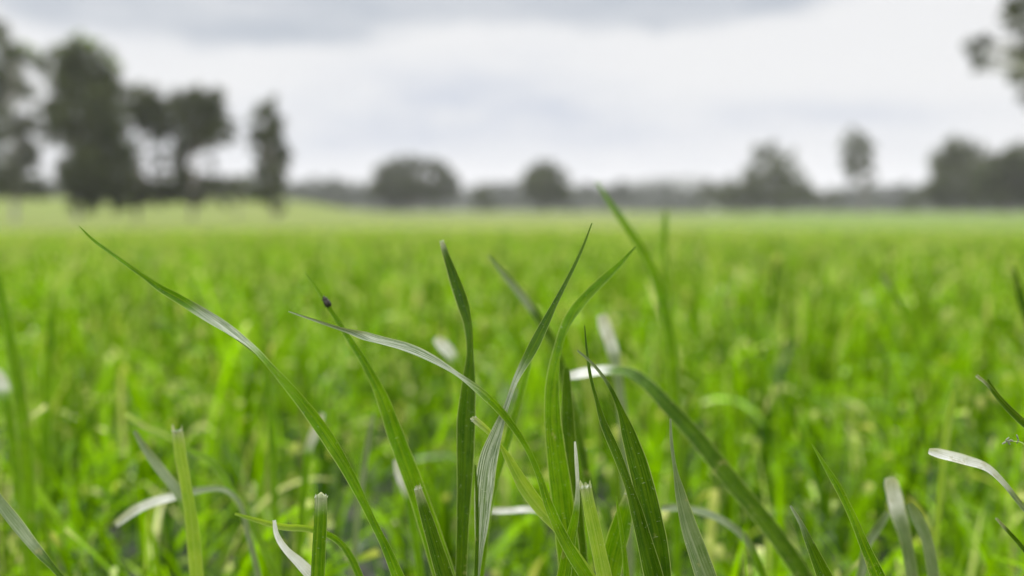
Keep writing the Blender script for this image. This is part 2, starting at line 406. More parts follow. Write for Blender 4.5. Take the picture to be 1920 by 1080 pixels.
def make_field():
    A = R(44)
    parts = []
    def zone(r0, r1, a0, a1, dens, K, L0, L1, W0, W1, lean=1.0, cut=.12, pale_or_dryf=.05, hole=False, zr=None):
        x, y = scatter(r0, r1, a0, a1, dens)
        if hole:                                               # bare earth showing between tufts
            g = ((x / y + .145) / .034) ** 2 + ((y - .74) / .24) ** 2
            k = (g > 1) | (rng.random(len(x)) < .10); x, y = x[k], y[k]
        N = len(x)
        cell = np.floor(x / .07 + .4 * np.sin(y * 25)) * 7.13 + np.floor(y / .09 + .4 * np.sin(x * 21)) * 3.71
        tuft = np.modf(np.abs(np.sin(cell) * 9631.7))[0]
        L = rng.uniform(L0, L1, N) * (1 + .14 * np.sin(x * 9 + 1) * np.sin(y * 7)) * (.72 + .42 * tuft)
        W = rng.uniform(W0, W1, N)
        l0 = rng.uniform(-.15, .35, N) * lean; l1 = l0 + np.abs(rng.normal(.35, .5, N)) * lean
        az = rng.uniform(0, 2 * math.pi, N)
        dry = np.where(rng.random(N) < pale_or_dryf * 1.8, rng.uniform(.12, 1, N) ** 1.4, rng.random(N) ** 4 * .06)  # on the added scraps this paleness stands for highlights
        parts.append(blades(N, x, y, L, W, l0, l1, az, K, cut, dry, rng.uniform(-1.3, 1.3, N), 0.0 if zr is None else rng.uniform(zr[0], zr[1], N)))
    # first rows, kept low under the lens, then the sward proper
    zone(.10, .34, R(-180), R(180), 7000, 8, .05, .09, .0025, .0045, pale_or_dryf=.06)
    zone(.34, .50, -A, A, 2600, 12, .045, .090, .0026, .005, lean=1.8, cut=.2, pale_or_dryf=.05, hole=True)
    zone(.50, 1.3, -A, A, 2500, 10, .055, .130, .003, .0065, lean=2.3, cut=.2, pale_or_dryf=.06, hole=True)
    zone(1.3, 3.6, -A, A, 2300, 7, .07, .160, .004, .008, lean=2.3, cut=.16, pale_or_dryf=.045)
    zone(3.6, 10.5, -A, A, 1300, 4, .08, .16, .005, .010, lean=1.4, cut=.16, pale_or_dryf=.03)
    zone(.34, 2.2, A, 2 * math.pi - A, 2500, 6, .08, .13, .003, .006)
    # a loose upper storey: taller leaves standing out of the sward
    zone(.62, 3.5, -A, A, 150, 12, .14, .20, .0035, .0065, lean=1.0, pale_or_dryf=.06)
    # flattened, bent-over leaves that catch the sky
    zone(.48, 3.5, -A, A, 700, 10, .08, .15, .003, .006, lean=3.2, pale_or_dryf=.10, hole=True)
    # fine tangled leaves of the first rows
    zone(.34, .52, -A, A, 3200, 12, .05, .10, .0014, .003, lean=2.2, cut=.15, pale_or_dryf=.06, hole=True)
    zone(.37, .62, -A, A, 1200, 14, .095, .150, .0018, .0038, lean=1.9, cut=.2, pale_or_dryf=.08, hole=True)
    # farther grass thinning out into the next paddock
    zone(10.5, 26, -A, A, 150, 3, .08, .16, .014, .024, lean=1.5, cut=.2, pale_or_dryf=.12)
    # pale scraps added on top of the sward to stand for blurred highlights
    zone(.55, 1.6, -A, A, 260, 3, .008, .022, .0025, .005, lean=5, cut=.5, pale_or_dryf=.5, zr=(.05, .105))
    zone(1.6, 4.5, -A, A, 120, 3, .012, .03, .004, .008, lean=5, cut=.5, pale_or_dryf=.5, zr=(.07, .13))
    off = 0; C = []; Q = []; T = []
    for co, q, ti in parts:
        C.append(co); Q.append(q + off); T.append(ti); off += len(co)
    o = link_np('grass', np.concatenate(C), np.concatenate(Q), M['field'], tint=np.concatenate(T))
    tag(o, 'dense bright green pasture grass filling the field', 'grass', kind='stuff')
make_field()

# ------------------------------------------------------------------ single leaves one can follow with the eye
def catmull(P, n):
    """resample a list of equal-length tuples"""
    P = np.asarray(P, dtype=float)
    P = np.vstack([2 * P[0] - P[1], P, 2 * P[-1] - P[-2]]); m = len(P) - 3
    outp = []
    for i in range(n + 1):
        s = i / n * m; k = min(int(s), m - 1); u = s - k
        p0, p1, p2, p3 = P[k], P[k + 1], P[k + 2], P[k + 3]
        outp.append(.5 * ((2 * p1) + (-p0 + p2) * u + (2 * p0 - 5 * p1 + 4 * p2 - p3) * u * u + (-p0 + 3 * p1 - 3 * p2 + p3) * u ** 3))
    return np.array(outp)

CUTTIP = {}
def leaf(pts, d, label, mat='fresh', lean=.0, fold=.8, cat='grass blade', name='grass_blade', cut=None, tube=False, seed=0, root=None, ragged=False, tone=None):
    """pts: (px, py, width in px, roll in degrees) from the tip down; d: distance at the foot end of the list, lean: metres the tip stands
    farther away (+) or nearer (-). The leaf always goes on down to its root in the ground."""
    rs = random.Random(seed or hash(label) % 99991)
    n0 = len(pts); P = []
    for i, p in enumerate(pts):
        f = 1 - i / (n0 - 1); dd = d + lean * f * f
        roll = p[3] if len(p) > 3 else 0
        v = at(p[0], p[1], dd); P.append((v.x, v.y, v.z, p[2] * .9 * dd / FPX / max(math.cos(R(roll)), .3), roll))
    a, b = Vector(P[-1][:3]), Vector(P[-2][:3])
    if root is None: 
        dirv = (a - b).normalized(); dirv.z = min(dirv.z, -.35); dirv.normalize()
        fall = a.z + .003
        k = min(.035, fall * .35)
        bx, by = a.x + dirv.x * k, a.y + dirv.y * k * .5 + .004
    else: bx, by = root
    gz = float(ground_z(bx, by)) - .004
    mid = (a.x * .35 + bx * .65, a.y * .35 + by * .65, a.z * .5 + gz * .5)
    step = max((a - b).length, .008); rt_ = Vector((bx, by, gz)); ctrl = a + (a - b).normalized() * (a - rt_).length * .45
    if root is not None: ctrl = Vector(mid)
    ctrl.z = max(ctrl.z, gz + .01); nn = max(2, int(round((rt_ - a).length / step))); w0, w1 = P[-1][3], P[-1][4]
    for i in range(1, nn + 1):
        f = i / nn; q = a * (1 - f) ** 2 + ctrl * 2 * f * (1 - f) + rt_ * f * f
        P.append((q.x, q.y, q.z, max(w0 * (1 - .5 * f), .0016), w1))
    n = min(170, 9 * (len(P) - 1))
    Q = catmull(P, n); nu = 9
    verts = []; uvs = []; faces = []
    camv = Vector((0, 0, CAM_Z)); s_along = 0; prevS = None; tipw = None
    for i in range(n + 1):
        c = Vector(Q[i][:3]); T = (Vector(Q[min(i + 1, n)][:3]) - Vector(Q[max(i - 1, 0)][:3])).normalized()
        V = (c - camv).normalized(); S = T.cross(V)
        S = S.normalized() if S.length > 1e-6 else Vector((1, 0, 0))
        if prevS is not None: S = (S * .5 + prevS * .5).normalized()
        prevS = S
        N0 = S.cross(T).normalized()
        if N0.dot(V) > 0: N0 = -N0
        al = R(Q[i][4]); S2 = S * math.cos(al) + N0 * math.sin(al); N2 = N0 * math.cos(al) - S * math.sin(al)
        hw = max(Q[i][3], .00012) * .5
        if i: s_along += (c - Vector(Q[i - 1][:3])).length
        if tube:
            for k in range(nu):
                a_ = 2 * math.pi * k / (nu - 1); rr = hw * (1 + .06 * math.sin(a_ * 5))
                p = c + S * math.cos(a_) * rr + N0 * math.sin(a_) * rr * .7
                if i == 0 and ragged: p -= T * rs.uniform(-1, 1) * hw * .5
                verts.append(p); uvs.append((k / (nu - 1) * 1.6, s_along * 10))
        else:
            wob = .06 * mnoise.noise(c * 160)
            for k in range(nu):
                u = -1 + 2 * k / (nu - 1)
                rib = .035 * math.sin(u * 16)
                p = c + S2 * hw * u * (1 + wob) - N2 * hw * (fold * (1 - abs(u) ** 1.4) + rib)
                if i == 0 and cut: p += T * hw * rs.uniform(-1.3, .9)
                verts.append(p); uvs.append((k / (nu - 1), s_along * 10))
        if i:
            for k in range(nu - 1):
                a_ = (i - 1) * nu + k; faces.append((a_, a_ + 1, a_ + nu + 1, a_ + nu))
    if tube:                                                   # hollow stalk: close the inside a little below the top
        b0 = len(verts); c = Vector(Q[1][:3]); verts.append(c); uvs.append((0, 0))
        for k in range(nu - 1): faces.append((k + 1, k, b0))
    if not cut:
        o = link(name, verts, faces, leaf_material(mat, *(tone or ())), uvs=uvs)
        return tag(o, label, cat)
    rt = empty(name, (bx, by, gz)); tag(rt, label, cat)
    vl = [Vector(v) - Vector((bx, by, gz)) for v in verts]
    link('leaf_blade' if not tube else 'stalk', vl, faces, leaf_material(mat, *(tone or ('frayed', 0, .0016))), rt, uvs=uvs)
    # frayed pale fibres where it was cut
    fv = []; ff = []; T = (Vector(Q[0][:3]) - Vector(Q[2][:3])).normalized(); hw = max(Q[0][3], .0003) * .5
    org = Vector((bx, by, gz)); c0 = Vector(Q[0][:3]) - org; rs2 = random.Random(5 + int(pts[0][0]))
    S = prevS0 = T.cross((Vector(Q[0][:3]) - camv).normalized()).normalized(); N0 = S.cross(T)
    nf = 26
    for k in range(nf):
        u = -1 + 2 * (k + .5) / nf; b = c0 + S * hw * u * 1.05 + N0 * rs2.uniform(-.4, .4) * hw - T * hw * rs2.uniform(.1, .5)
        dv = (T + S * rs2.uniform(-.5, .5) + N0 * rs2.uniform(-.5, .5)).normalized(); ln = hw * rs2.uniform(.2, .6) * cut
        wv = hw * rs2.uniform(.04, .13); i0 = len(fv)
        for a_ in range(3):
            an = 2 * math.pi * a_ / 3; fv.append(b + (S * math.cos(an) + N0 * math.sin(an)) * wv)
        tp = b + dv * ln
        for a_ in range(3):
            an = 2 * math.pi * a_ / 3 + .6; fv.append(tp + (S * math.cos(an) + N0 * math.sin(an)) * wv * .7)
        for a_ in range(3):
            b_ = (a_ + 1) % 3; ff.append((i0 + a_, i0 + b_, i0 + 3 + b_, i0 + 3 + a_))
        ff.append((i0 + 3, i0 + 4, i0 + 5))
    link('frayed_tip', fv, ff, M['cut'], rt, smooth=False)
    return rt

F = FOCUS
# --- sharp leaves, left to right
leaf([(148,424,2,0),(175,450,6,10),(205,472,7,-30),(265,515,9,20),(300,540,15,10),(340,563,20,10),(385,590,22,-20),(430,618,19,-45),(475,652,11,-60),(510,690,13,-30),
      (560,748,22,10),(610,815,28,15),(655,890,22,25),(700,980,15,30),(725,1030,19,10),(752,1095,26,0)], F+.002,
     'long dark green grass blade arching up to the far left, its curved back silvery', 'fresh', lean=.012, tone=('silver', 0.043, 0.066))
leaf([(541,584,2,0),(600,604,6,30),(650,620,9,30),(700,634,17,-40),(760,650,18,-45),(810,672,16,-40),(860,703,9,-40),(905,738,16,10),(945,778,16,15),(985,835,12,20),
      (1010,890,13,20),(1030,950,19,0),(1062,1020,24,0),(1105,1090,28,0)], F-.004,
     'slender silvery blade arching left across the middle, crossing in front of the beetle blade', 'fresh', lean=.004, tone=('silver', 0, 0.058))
leaf([(1110,418,2,0),(1092,465,6,20),(1066,520,8,20),(1040,570,12,20),(1015,620,21,10),(995,660,22,10),(968,710,13,30),(950,760,11,20),(930,815,26,-10),(915,865,40,-15),
      (907,925,40,-15),(903,985,29,-15),(898,1040,16,-15),(893,1095,11,0)], F-.003,
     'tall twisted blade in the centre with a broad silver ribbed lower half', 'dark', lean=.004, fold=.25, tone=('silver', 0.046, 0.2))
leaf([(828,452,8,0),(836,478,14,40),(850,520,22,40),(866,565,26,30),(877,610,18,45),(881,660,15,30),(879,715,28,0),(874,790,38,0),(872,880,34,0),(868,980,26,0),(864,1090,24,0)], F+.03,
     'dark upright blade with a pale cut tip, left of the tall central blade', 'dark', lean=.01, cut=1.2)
leaf([(572,512,2,0),(590,535,5,0),(610,566,9,0),(650,628,12,20),(690,692,17,10),(718,750,26,10),(745,825,34,0),(770,890,37,0),(800,975,42,0),(836,1090,46,0)], F+.035,
     'leaning green blade that the small black beetle sits on', 'fresh', lean=.004)
BEETLE_BLADE_D = F + .035 + .004 * (1 - 2 / 9) ** 2
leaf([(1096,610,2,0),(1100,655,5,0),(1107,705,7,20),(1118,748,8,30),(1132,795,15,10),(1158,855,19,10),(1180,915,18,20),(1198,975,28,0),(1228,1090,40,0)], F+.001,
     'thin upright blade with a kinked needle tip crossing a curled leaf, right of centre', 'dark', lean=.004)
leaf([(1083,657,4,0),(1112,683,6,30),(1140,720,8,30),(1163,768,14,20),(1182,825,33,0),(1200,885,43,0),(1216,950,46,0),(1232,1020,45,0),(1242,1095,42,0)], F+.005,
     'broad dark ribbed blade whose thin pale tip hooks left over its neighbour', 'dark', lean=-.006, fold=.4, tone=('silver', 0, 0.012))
leaf([(1257,785,4,0),(1259,830,7,0),(1266,880,9,-10),(1278,935,24,-15),(1293,990,34,-15),(1310,1040,40,-10),(1330,1100,44,0)], F-.002,
     'pale grey blade speckled with white marks, standing right of the broad dark ribbed one', 'grey', lean=.002)
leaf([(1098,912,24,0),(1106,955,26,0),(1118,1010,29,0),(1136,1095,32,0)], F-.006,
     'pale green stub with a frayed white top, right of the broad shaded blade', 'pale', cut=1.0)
leaf([(1078,828,4,0),(1081,870,8,30),(1083,915,8,40),(1080,960,14,0),(1068,1020,24,0),(1055,1095,30,0)], F+.004,
     'narrow blade with a grey needle tip just left of the frayed stub', 'fresh', lean=.002, tone=('dry', 0, 0.016))  # the 'dry' tone is white sky sheen, here and below
leaf([(1155,930,3,0),(1162,975,8,20),(1170,1030,10,20),(1176,1095,14,0)], F-.008,
     'short thin green blade between the frayed stub and the broad dark blade', 'fresh')
leaf([(1180,925,20,0),(1165,985,40,0),(1150,1040,46,0),(1140,1100,46,0)], F+.028,
     'wide soft green blade behind the frayed stub, leaning to the right', 'fresh', cut=.5)
leaf([(602,928,25,0),(601,975,27,0),(598,1030,28,0),(595,1100,29,0)], F-.002,
     'thick cut grass stalk with a ragged white top at the lower left', 'fresh', tube=True, cut=.7, ragged=True, cat='grass stalk', name='grass_stalk')
leaf([(514,975,7,0),(519,1003,11,20),(536,1030,14,-20),(565,1058,22,-30),(600,1095,28,-30)], F+.004,
     'white curled blade beside the thick cut stalk', 'grey', lean=.004, tone=('dry', 0, 0.024))
leaf([(783,915,16,0),(795,955,23,0),(812,1010,30,0),(838,1095,38,0)], F+.012,
     'short blade with a blunt whitish end below the beetle blade', 'dark', cut=.9)
leaf([(888,785,14,0),(915,808,12,20),(938,835,8,40),(958,868,18,0),(985,915,28,0),(1015,955,28,0),(1050,998,18,20),(1115,1085,12,0)], F+.008,
     'light yellow green blade with a cut tip, slanting down behind the silver ribbed blade', 'pale', cut=1.0)
leaf([(891,872,3,0),(894,930,7,30),(895,1000,8,30),(892,1095,9,0)], F-.010,
     'thin dark upright needle against the left edge of the silver ribbed blade', 'dark')
leaf([(1003,640,4,0),(992,680,11,0),(975,745,14,0),(955,815,16,0),(935,880,16,0),(915,960,16,0),(900,1090,16,0)], F+.05,
     'blurred thin stem rising behind the tall central blade', 'fresh', lean=.01)
leaf([(1192,462,3,0),(1165,492,10,0),(1125,530,18,20),(1090,566,21,10),(1062,606,19,40),(1045,655,17,50),(1036,715,28,20),(1036,780,34,0),(1044,860,42,0),(1056,950,46,0),(1072,1095,50,0)], F+.030,
     'soft blade bending right at the top, right of the tall central blade', 'fresh', lean=.008)
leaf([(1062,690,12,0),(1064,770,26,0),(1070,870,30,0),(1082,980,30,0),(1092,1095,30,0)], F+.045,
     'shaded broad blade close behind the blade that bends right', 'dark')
leaf([(1522,832,2,0),(1546,872,9,0),(1572,915,15,20),(1598,968,16,10),(1622,1025,20,0),(1652,1095,32,0)], F,
     'slim pointed green blade leaning left in the lower right', 'fresh', lean=.006)
leaf([(1482,948,4,0),(1502,982,10,30),(1518,1018,18,0),(1552,1095,34,0)], F-.006,
     'short dark blade with a pale hair tip left of the slim pointed one', 'dark', lean=.004, tone=('grey', 0, 0.008))
leaf([(1832,705,7,0),(1852,722,7,20),(1880,757,9,0),(1912,788,13,0),(1950,818,18,0),(2000,862,22,0),(2060,960,26,0)], F,
     'blade entering from the right edge with a white bead of a tip', 'dark', lean=.004, cut=.4)
leaf([(1852,712,5,0),(1870,742,11,0),(1900,774,13,0),(1950,822,18,0),(2010,880,20,0),(2070,980,20,0)], F+.004,
     'darker leaf lying right along the white beaded blade at the right edge', 'dark')
leaf([(1742,846,12,0),(1770,852,20,-40),(1810,862,20,-50),(1850,876,16,-45),(1880,903,12,-30),(1908,938,11,0),(1945,985,14,0),(1990,1060,18,0)], F+.010,
     'white drooping blade at the lower right, its rounded tip pointing left', 'grey', lean=.002, tone=('dry', 0, 0.024))
leaf([(1868,972,5,0),(1890,996,8,20),(1920,1030,9,0),(1965,1090,14,0)], F+.012,
     'dark small blade with a crumpled pale tip in the bottom right corner', 'dark', cut=.7)
leaf([(-40,880,10,0),(-5,935,22,-30),(30,980,24,-40),(65,1025,20,-30),(100,1065,12,0),(130,1100,12,0)], F+.012,
     'greyish leaning blade in the bottom left corner', 'dark', lean=-.003, tone=('grey', 0, 0.03))
# --- softer leaves a few centimetres farther off
leaf([(332,806,22,0),(338,850,24,0),(350,920,23,10),(360,985,26,0),(370,1095,28,0)], F+.065,
     'soft yellow green cut blade standing at the left, its blunt top end pale', 'pale', cut=.5)
leaf([(252,808,8,0),(275,845,16,0),(305,885,20,-30),(335,925,20,-20),(350,965,16,0),(360,1040,16,0)], F+0.09,
     'pale leaning leaf touching the yellow green cut blade from the left', 'fresh', tone=('grey', 0, 0.03))
leaf([(235,775,12,0),(270,798,14,0),(310,815,14,0),(350,840,12,0),(400,870,14,0),(440,930,16,0)], F+0.12,
     'pale thin blade lying across the top of the yellow green cut blade', 'fresh', fold=.1, tone=('pale', 0, 0.02))
leaf([(215,985,12,0),(250,958,18,-40),(290,940,18,-50),(330,930,16,-50),(380,918,13,-40),(420,918,10,-30),(450,945,10,0),(465,1000,12,0)], F+0.11,
     'white arched blade passing behind the yellow green cut blade at the left', 'grey', lean=.01, tone=('dry', 0, 0.03))
leaf([(440,963,5,0),(480,975,9,20),(530,988,13,20),(580,992,13,20),(625,1008,13,20),(655,1040,14,0),(680,1095,16,0)], F+.022,
     'thin yellow green blade arching behind the thick cut stalk', 'fresh', tone=('pale', 0, 0.025))
leaf([(1118,340,4,0),(1140,375,10,0),(1175,425,16,0),(1210,480,20,0),(1236,540,22,0),(1252,610,23,0),(1262,690,24,0),(1266,800,24,0)], F+0.24,
     'tall blurred blade right of centre whose tip reaches up to the far tree line', 'fresh', lean=.01)
leaf([(1062,706,14,0),(1100,698,20,-45),(1140,693,20,-50),(1180,698,20,-50),(1215,722,24,-30),(1255,765,30,0),(1310,825,34,0),(1370,900,36,0),(1440,985,36,0),(1510,1085,36,0)], F+0.12,
     'long blurred blade with a white bent over tip, slanting down to the right', 'dark', fold=.2, tone=('dry', 0.0, 0.016))
leaf([(1128,590,18,0),(1136,615,28,-40),(1146,645,26,-40),(1156,690,20,0),(1166,760,20,0),(1172,850,22,0)], F+0.2,
     'blurred white topped leaf standing behind the bent over white tip', 'grey', tone=('dry', 0, 0.017))
leaf([(816,634,12,0),(832,648,26,-40),(848,668,24,-30),(862,705,18,0),(872,770,18,0)], F+0.22,
     'blurred whitish leaf tip showing left of the dark cut tip blade', 'fresh', tone=('dry', 0, 0.012))
leaf([(1668,896,20,0),(1675,920,32,-40),(1684,960,32,-30),(1698,1010,26,0),(1712,1090,24,0)], F+0.09,
     'bright white blurred leaf in the lower right, tallest of three', 'grey', tone=('dry', 0, 0.014))
leaf([(1705,945,12,0),(1722,975,24,-30),(1740,1020,24,-20),(1752,1090,24,0)], F+.07,
     'greyish white blurred leaf just right of the bright white one', 'grey')
leaf([(1665,960,12,0),(1645,990,18,-30),(1625,1025,16,0),(1612,1090,18,0)], F+0.1,
     'pale blurred leaf leaning left at the foot of the bright white one', 'grey')
leaf([(1240,952,12,0),(1280,952,15,-45),(1325,962,15,-50),(1370,985,15,-30),(1405,1020,16,0),(1435,1090,16,0)], F+0.11,
     'pale bowed leaf arching to the right behind the speckled pale blade', 'fresh', tone=('grey', 0, 0.04))
leaf([(915,957,10,0),(950,957,14,-45),(1000,955,14,-45),(1040,968,12,0),(1060,1020,12,0)], F+0.11,
     'pale leaf lying level just behind the foot of the silver ribbed blade', 'fresh', tone=('dry', 0, 0.02))
leaf([(-14,470,5,0),(0,540,16,0),(18,630,22,0),(35,730,26,0),(48,830,28,0),(55,950,28,0)], F+.24,
     'blurred dark upright blade at the very left edge', 'fresh')
leaf([(100,545,5,0),(96,610,14,0),(90,700,20,0),(86,800,22,0)], F+.38,
     'blurred dark upright blade second from the left edge', 'fresh')
leaf([(915,478,4,0),(940,508,11,0),(972,545,17,-10),(1005,590,18,-10),(1040,650,18,0),(1065,740,20,0)], F+.15,
     'blurred greyish blade leaning left behind the tall central blade', 'dark', tone=('grey', 0, 0.03))
leaf([(1248,392,8,0),(1246,440,14,0),(1249,520,14,0),(1256,620,14,0)], F+.45,
     'faint upright blurred stem with a pale top right of the tall blurred blade', 'fresh', cut=1.6)
leaf([(1652,512,5,0),(1672,545,11,0),(1698,590,11,0),(1722,640,9,0),(1745,720,8,0)], F+0.40,
     'blurred pale tipped blade leaning left in the right half of the field', 'fresh', tone=('grey', 0, 0.012))
leaf([(1900,500,4,0),(1915,560,18,0),(1940,640,22,0),(1965,760,26,0)], F+.28,
     'blurred dark blade cut off by the right edge', 'dark')
leaf([(1790,730,8,0),(1783,770,16,-20),(1775,815,16,0),(1768,880,14,0)], F+.16,
     'blurred pale yellow leaf above the white drooping blade', 'pale')
leaf([(700,775,6,0),(690,830,12,0),(680,890,14,0),(672,960,14,0)], F+0.18,
     'thin blurred pale leaf over the bare patch of soil', 'grey')
leaf([(-18,690,18,0),(0,715,28,-40),(12,755,22,0),(22,820,20,0)], F+0.28,
     'blurred white leaf end at the left edge', 'fresh', tone=('dry', 0, 0.014))
leaf([(492,672,10,0),(500,720,16,0),(508,790,16,0),(512,880,16,0)], F+0.25,
     'blurred pale upright leaf behind the long arching blade', 'fresh')
leaf([(605,775,10,0),(592,805,20,-30),(578,845,18,0),(572,900,14,0)], F+0.18,
     'blurred whitish leaf peeking out left of the long arching blade', 'fresh', tone=('dry', 0, 0.016))
leaf([(742,862,10,0),(750,890,20,-30),(764,930,18,0),(775,990,16,0)], F+0.14,
     'blurred white leaf tucked against the left side of the beetle blade', 'fresh', tone=('dry', 0, 0.014))

# ------------------------------------------------------------------ the little beetle
def ellipsoid(c, ax, r, nu=14, nv=10, z0=-1.0):
    """ax: 3 axes, r: radii"""
    vs = []; fs = []
    for j in range(nv + 1):
        ph = math.pi * j / nv
        for i in range(nu):
            th = 2 * math.pi * i / nu
            l = (math.cos(ph), math.sin(ph) * math.cos(th), math.sin(ph) * math.sin(th))
            vs.append(c + ax[0] * l[0] * r[0] + ax[1] * l[1] * r[1] + ax[2] * (max(l[2], z0)) * r[2])
    for j in range(nv):
        for i in range(nu):
            a, b = j * nu + i, j * nu + (i + 1) % nu
            fs.append((a, b, b + nu, a + nu))
    return vs, fs
def beetle():
    d = BEETLE_BLADE_D; mm = .001
    p = at(613, 566, d); up_ = (at(600, 545, d) - at(626, 590, d)).normalized()
    V = ray(613, 566).normalized(); S = up_.cross(V).normalized(); N = -V
    base = p + N * .9 * mm + S * .1 * mm
    rt = empty('beetle', base); tag(rt, 'tiny black beetle clinging to the leaning blade left of centre', 'beetle')
    A = (up_, S, N); O = Vector((0, 0, 0))
    link('abdomen', *ellipsoid(O - up_ * .35 * mm, A, (1.45 * mm, 1.0 * mm, .85 * mm)), M['beetle'], rt)
    for s in (-1, 1):
        v, f = ellipsoid(O - up_ * .42 * mm + S * s * .46 * mm + N * .18 * mm, A, (1.42 * mm, .56 * mm, .78 * mm)); link('wing_case', v, f, M['beetle'], rt)
    link('thorax', *ellipsoid(up_ * 1.05 * mm + N * .05 * mm, A, (.55 * mm, .8 * mm, .6 * mm)), M['beetle'], rt)
    hd = link('head', *ellipsoid(up_ * 1.65 * mm, A, (.42 * mm, .48 * mm, .4 * mm)), M['beetle'], rt)
    def rod(pp, r):
        vs = []; fs = []
        for i, q in enumerate(pp):
            T = (pp[min(i + 1, len(pp) - 1)] - pp[max(i - 1, 0)]).normalized(); a = T.orthogonal().normalized(); b = T.cross(a)
            for k in range(5):
                an = 2 * math.pi * k / 5; vs.append(q + (a * math.cos(an) + b * math.sin(an)) * r * (1 - .5 * i / len(pp)))
        for i in range(len(pp) - 1):
            for k in range(5):
                a, b = i * 5 + k, i * 5 + (k + 1) % 5; fs.append((a, b, b + 5, a + 5))
        return vs, fs
    for s in (-1, 1):
        link('antenna', *rod([up_ * 1.9 * mm + S * s * .15 * mm, up_ * 2.4 * mm + S * s * .5 * mm + N * .3 * mm, up_ * 2.8 * mm + S * s * .9 * mm], .05 * mm), M['beetle_leg'], hd)
        for k, off in enumerate((.9, .1, -.7)):
            q = up_ * off * mm
            link('leg', *rod([q + S * s * .6 * mm - N * .2 * mm, q + S * s * 1.15 * mm + N * .1 * mm + up_ * (.35 - .35 * k) * mm, q + S * s * .95 * mm - N * .8 * mm + up_ * (.6 - .6 * k) * mm], .1 * mm), M['beetle_leg'], rt)
beetle()

def husk():
    """dried seed husk hanging at the right edge"""
    d = F + .01; p = at(1896, 826, d)
    root = at(1960, 1090, d); gz = float(ground_z(root.x, root.y))
    base = Vector((root.x, root.y, gz)); rt = empty('seed_head', base)
    tag(rt, 'tiny crumpled pale seed head on a hair thin stalk near the right edge', 'seed head')
    C = catmull([tuple(p - base), tuple(at(1925, 840, d) - base), tuple(at(1955, 930, d) - base), tuple(root - base), (0, 0, 0)], 30)
    vs = []; fs = []
    for i, q in enumerate(C):
        q = Vector(q)
        for k in range(5):
            an = 2 * math.pi * k / 5; vs.append(q + Vector((math.cos(an), math.sin(an), .3 * math.sin(an))) * .0003)
    for i in range(len(C) - 1):
        for k in range(5):
            a, b = i * 5 + k, i * 5 + (k + 1) % 5; fs.append((a, b, b + 5, a + 5))
    link('stalk', vs, fs, M['pale'], rt, uvs=[(0, 0)] * len(vs))
    rs = random.Random(4)
    for k in range(7):
        a = k * .9; dirv = Vector((math.cos(a), .3 * rs.uniform(-1, 1), math.sin(a))).normalized()
        q = p - base + dirv * .0007 + Vector((rs.uniform(-.002, .003), 0, rs.uniform(-.0006, .0006)))
        b2 = dirv.orthogonal().normalized()
        v, f = ellipsoid(q, (dirv, b2, dirv.cross(b2)), (.0008, .00028, .00025), 8, 6); link('floret', v, f, M['husk'], rt)
husk()

# ------------------------------------------------------------------ trees
def limb(path, r0, r1, seg=7):
    vs = []; fs = []; n = len(path)
    for i, q in enumerate(path):
        T = (path[min(i + 1, n - 1)] - path[max(i - 1, 0)]).normalized(); a = T.orthogonal().normalized(); b = T.cross(a)
        r = r0 + (r1 - r0) * i / (n - 1)
        for k in range(seg):
            an = 2 * math.pi * k / seg; vs.append(q + (a * math.cos(an) + b * math.sin(an)) * r)
    for i in range(n - 1):
        for k in range(seg):
            a, b = i * seg + k, i * seg + (k + 1) % seg; fs.append((a, b, b + seg, a + seg))
    return vs, fs
def leaves(centres, radii, per, size, dens_pow=.5):
    """leaf clumps: small tilted quads through each lobe, thinning outwards"""
    C = []
    for c, r, n in zip(centres, radii, per):
        # sub clumps inside each lobe give uneven outline and gaps
        ns = max(5, int(n / 55)); dirs = rng.normal(size=(ns, 3)); dirs /= np.linalg.norm(dirs, axis=1)[:, None]
        sc_ = c + dirs * (rng.random(ns) ** .45)[:, None] * r * np.array([.85, .85, .8])
        idx = rng.integers(0, ns, n)
        C.append(sc_[idx] + rng.normal(size=(n, 3)) * (np.asarray(r) * .14))
    P = np.concatenate(C); n = len(P)
    a = rng.normal(size=(n, 3)); a /= np.linalg.norm(a, axis=1)[:, None]
    b = np.cross(a, rng.normal(size=(n, 3))); b /= np.linalg.norm(b, axis=1)[:, None]
    s = rng.uniform(.6, 1.3, n)[:, None] * size
    V = np.stack([P - a * s, P - b * s * .42, P + a * s, P + b * s * .42], 1).reshape(-1, 3)
    q = np.arange(n * 4).reshape(-1, 4)
    return V, q

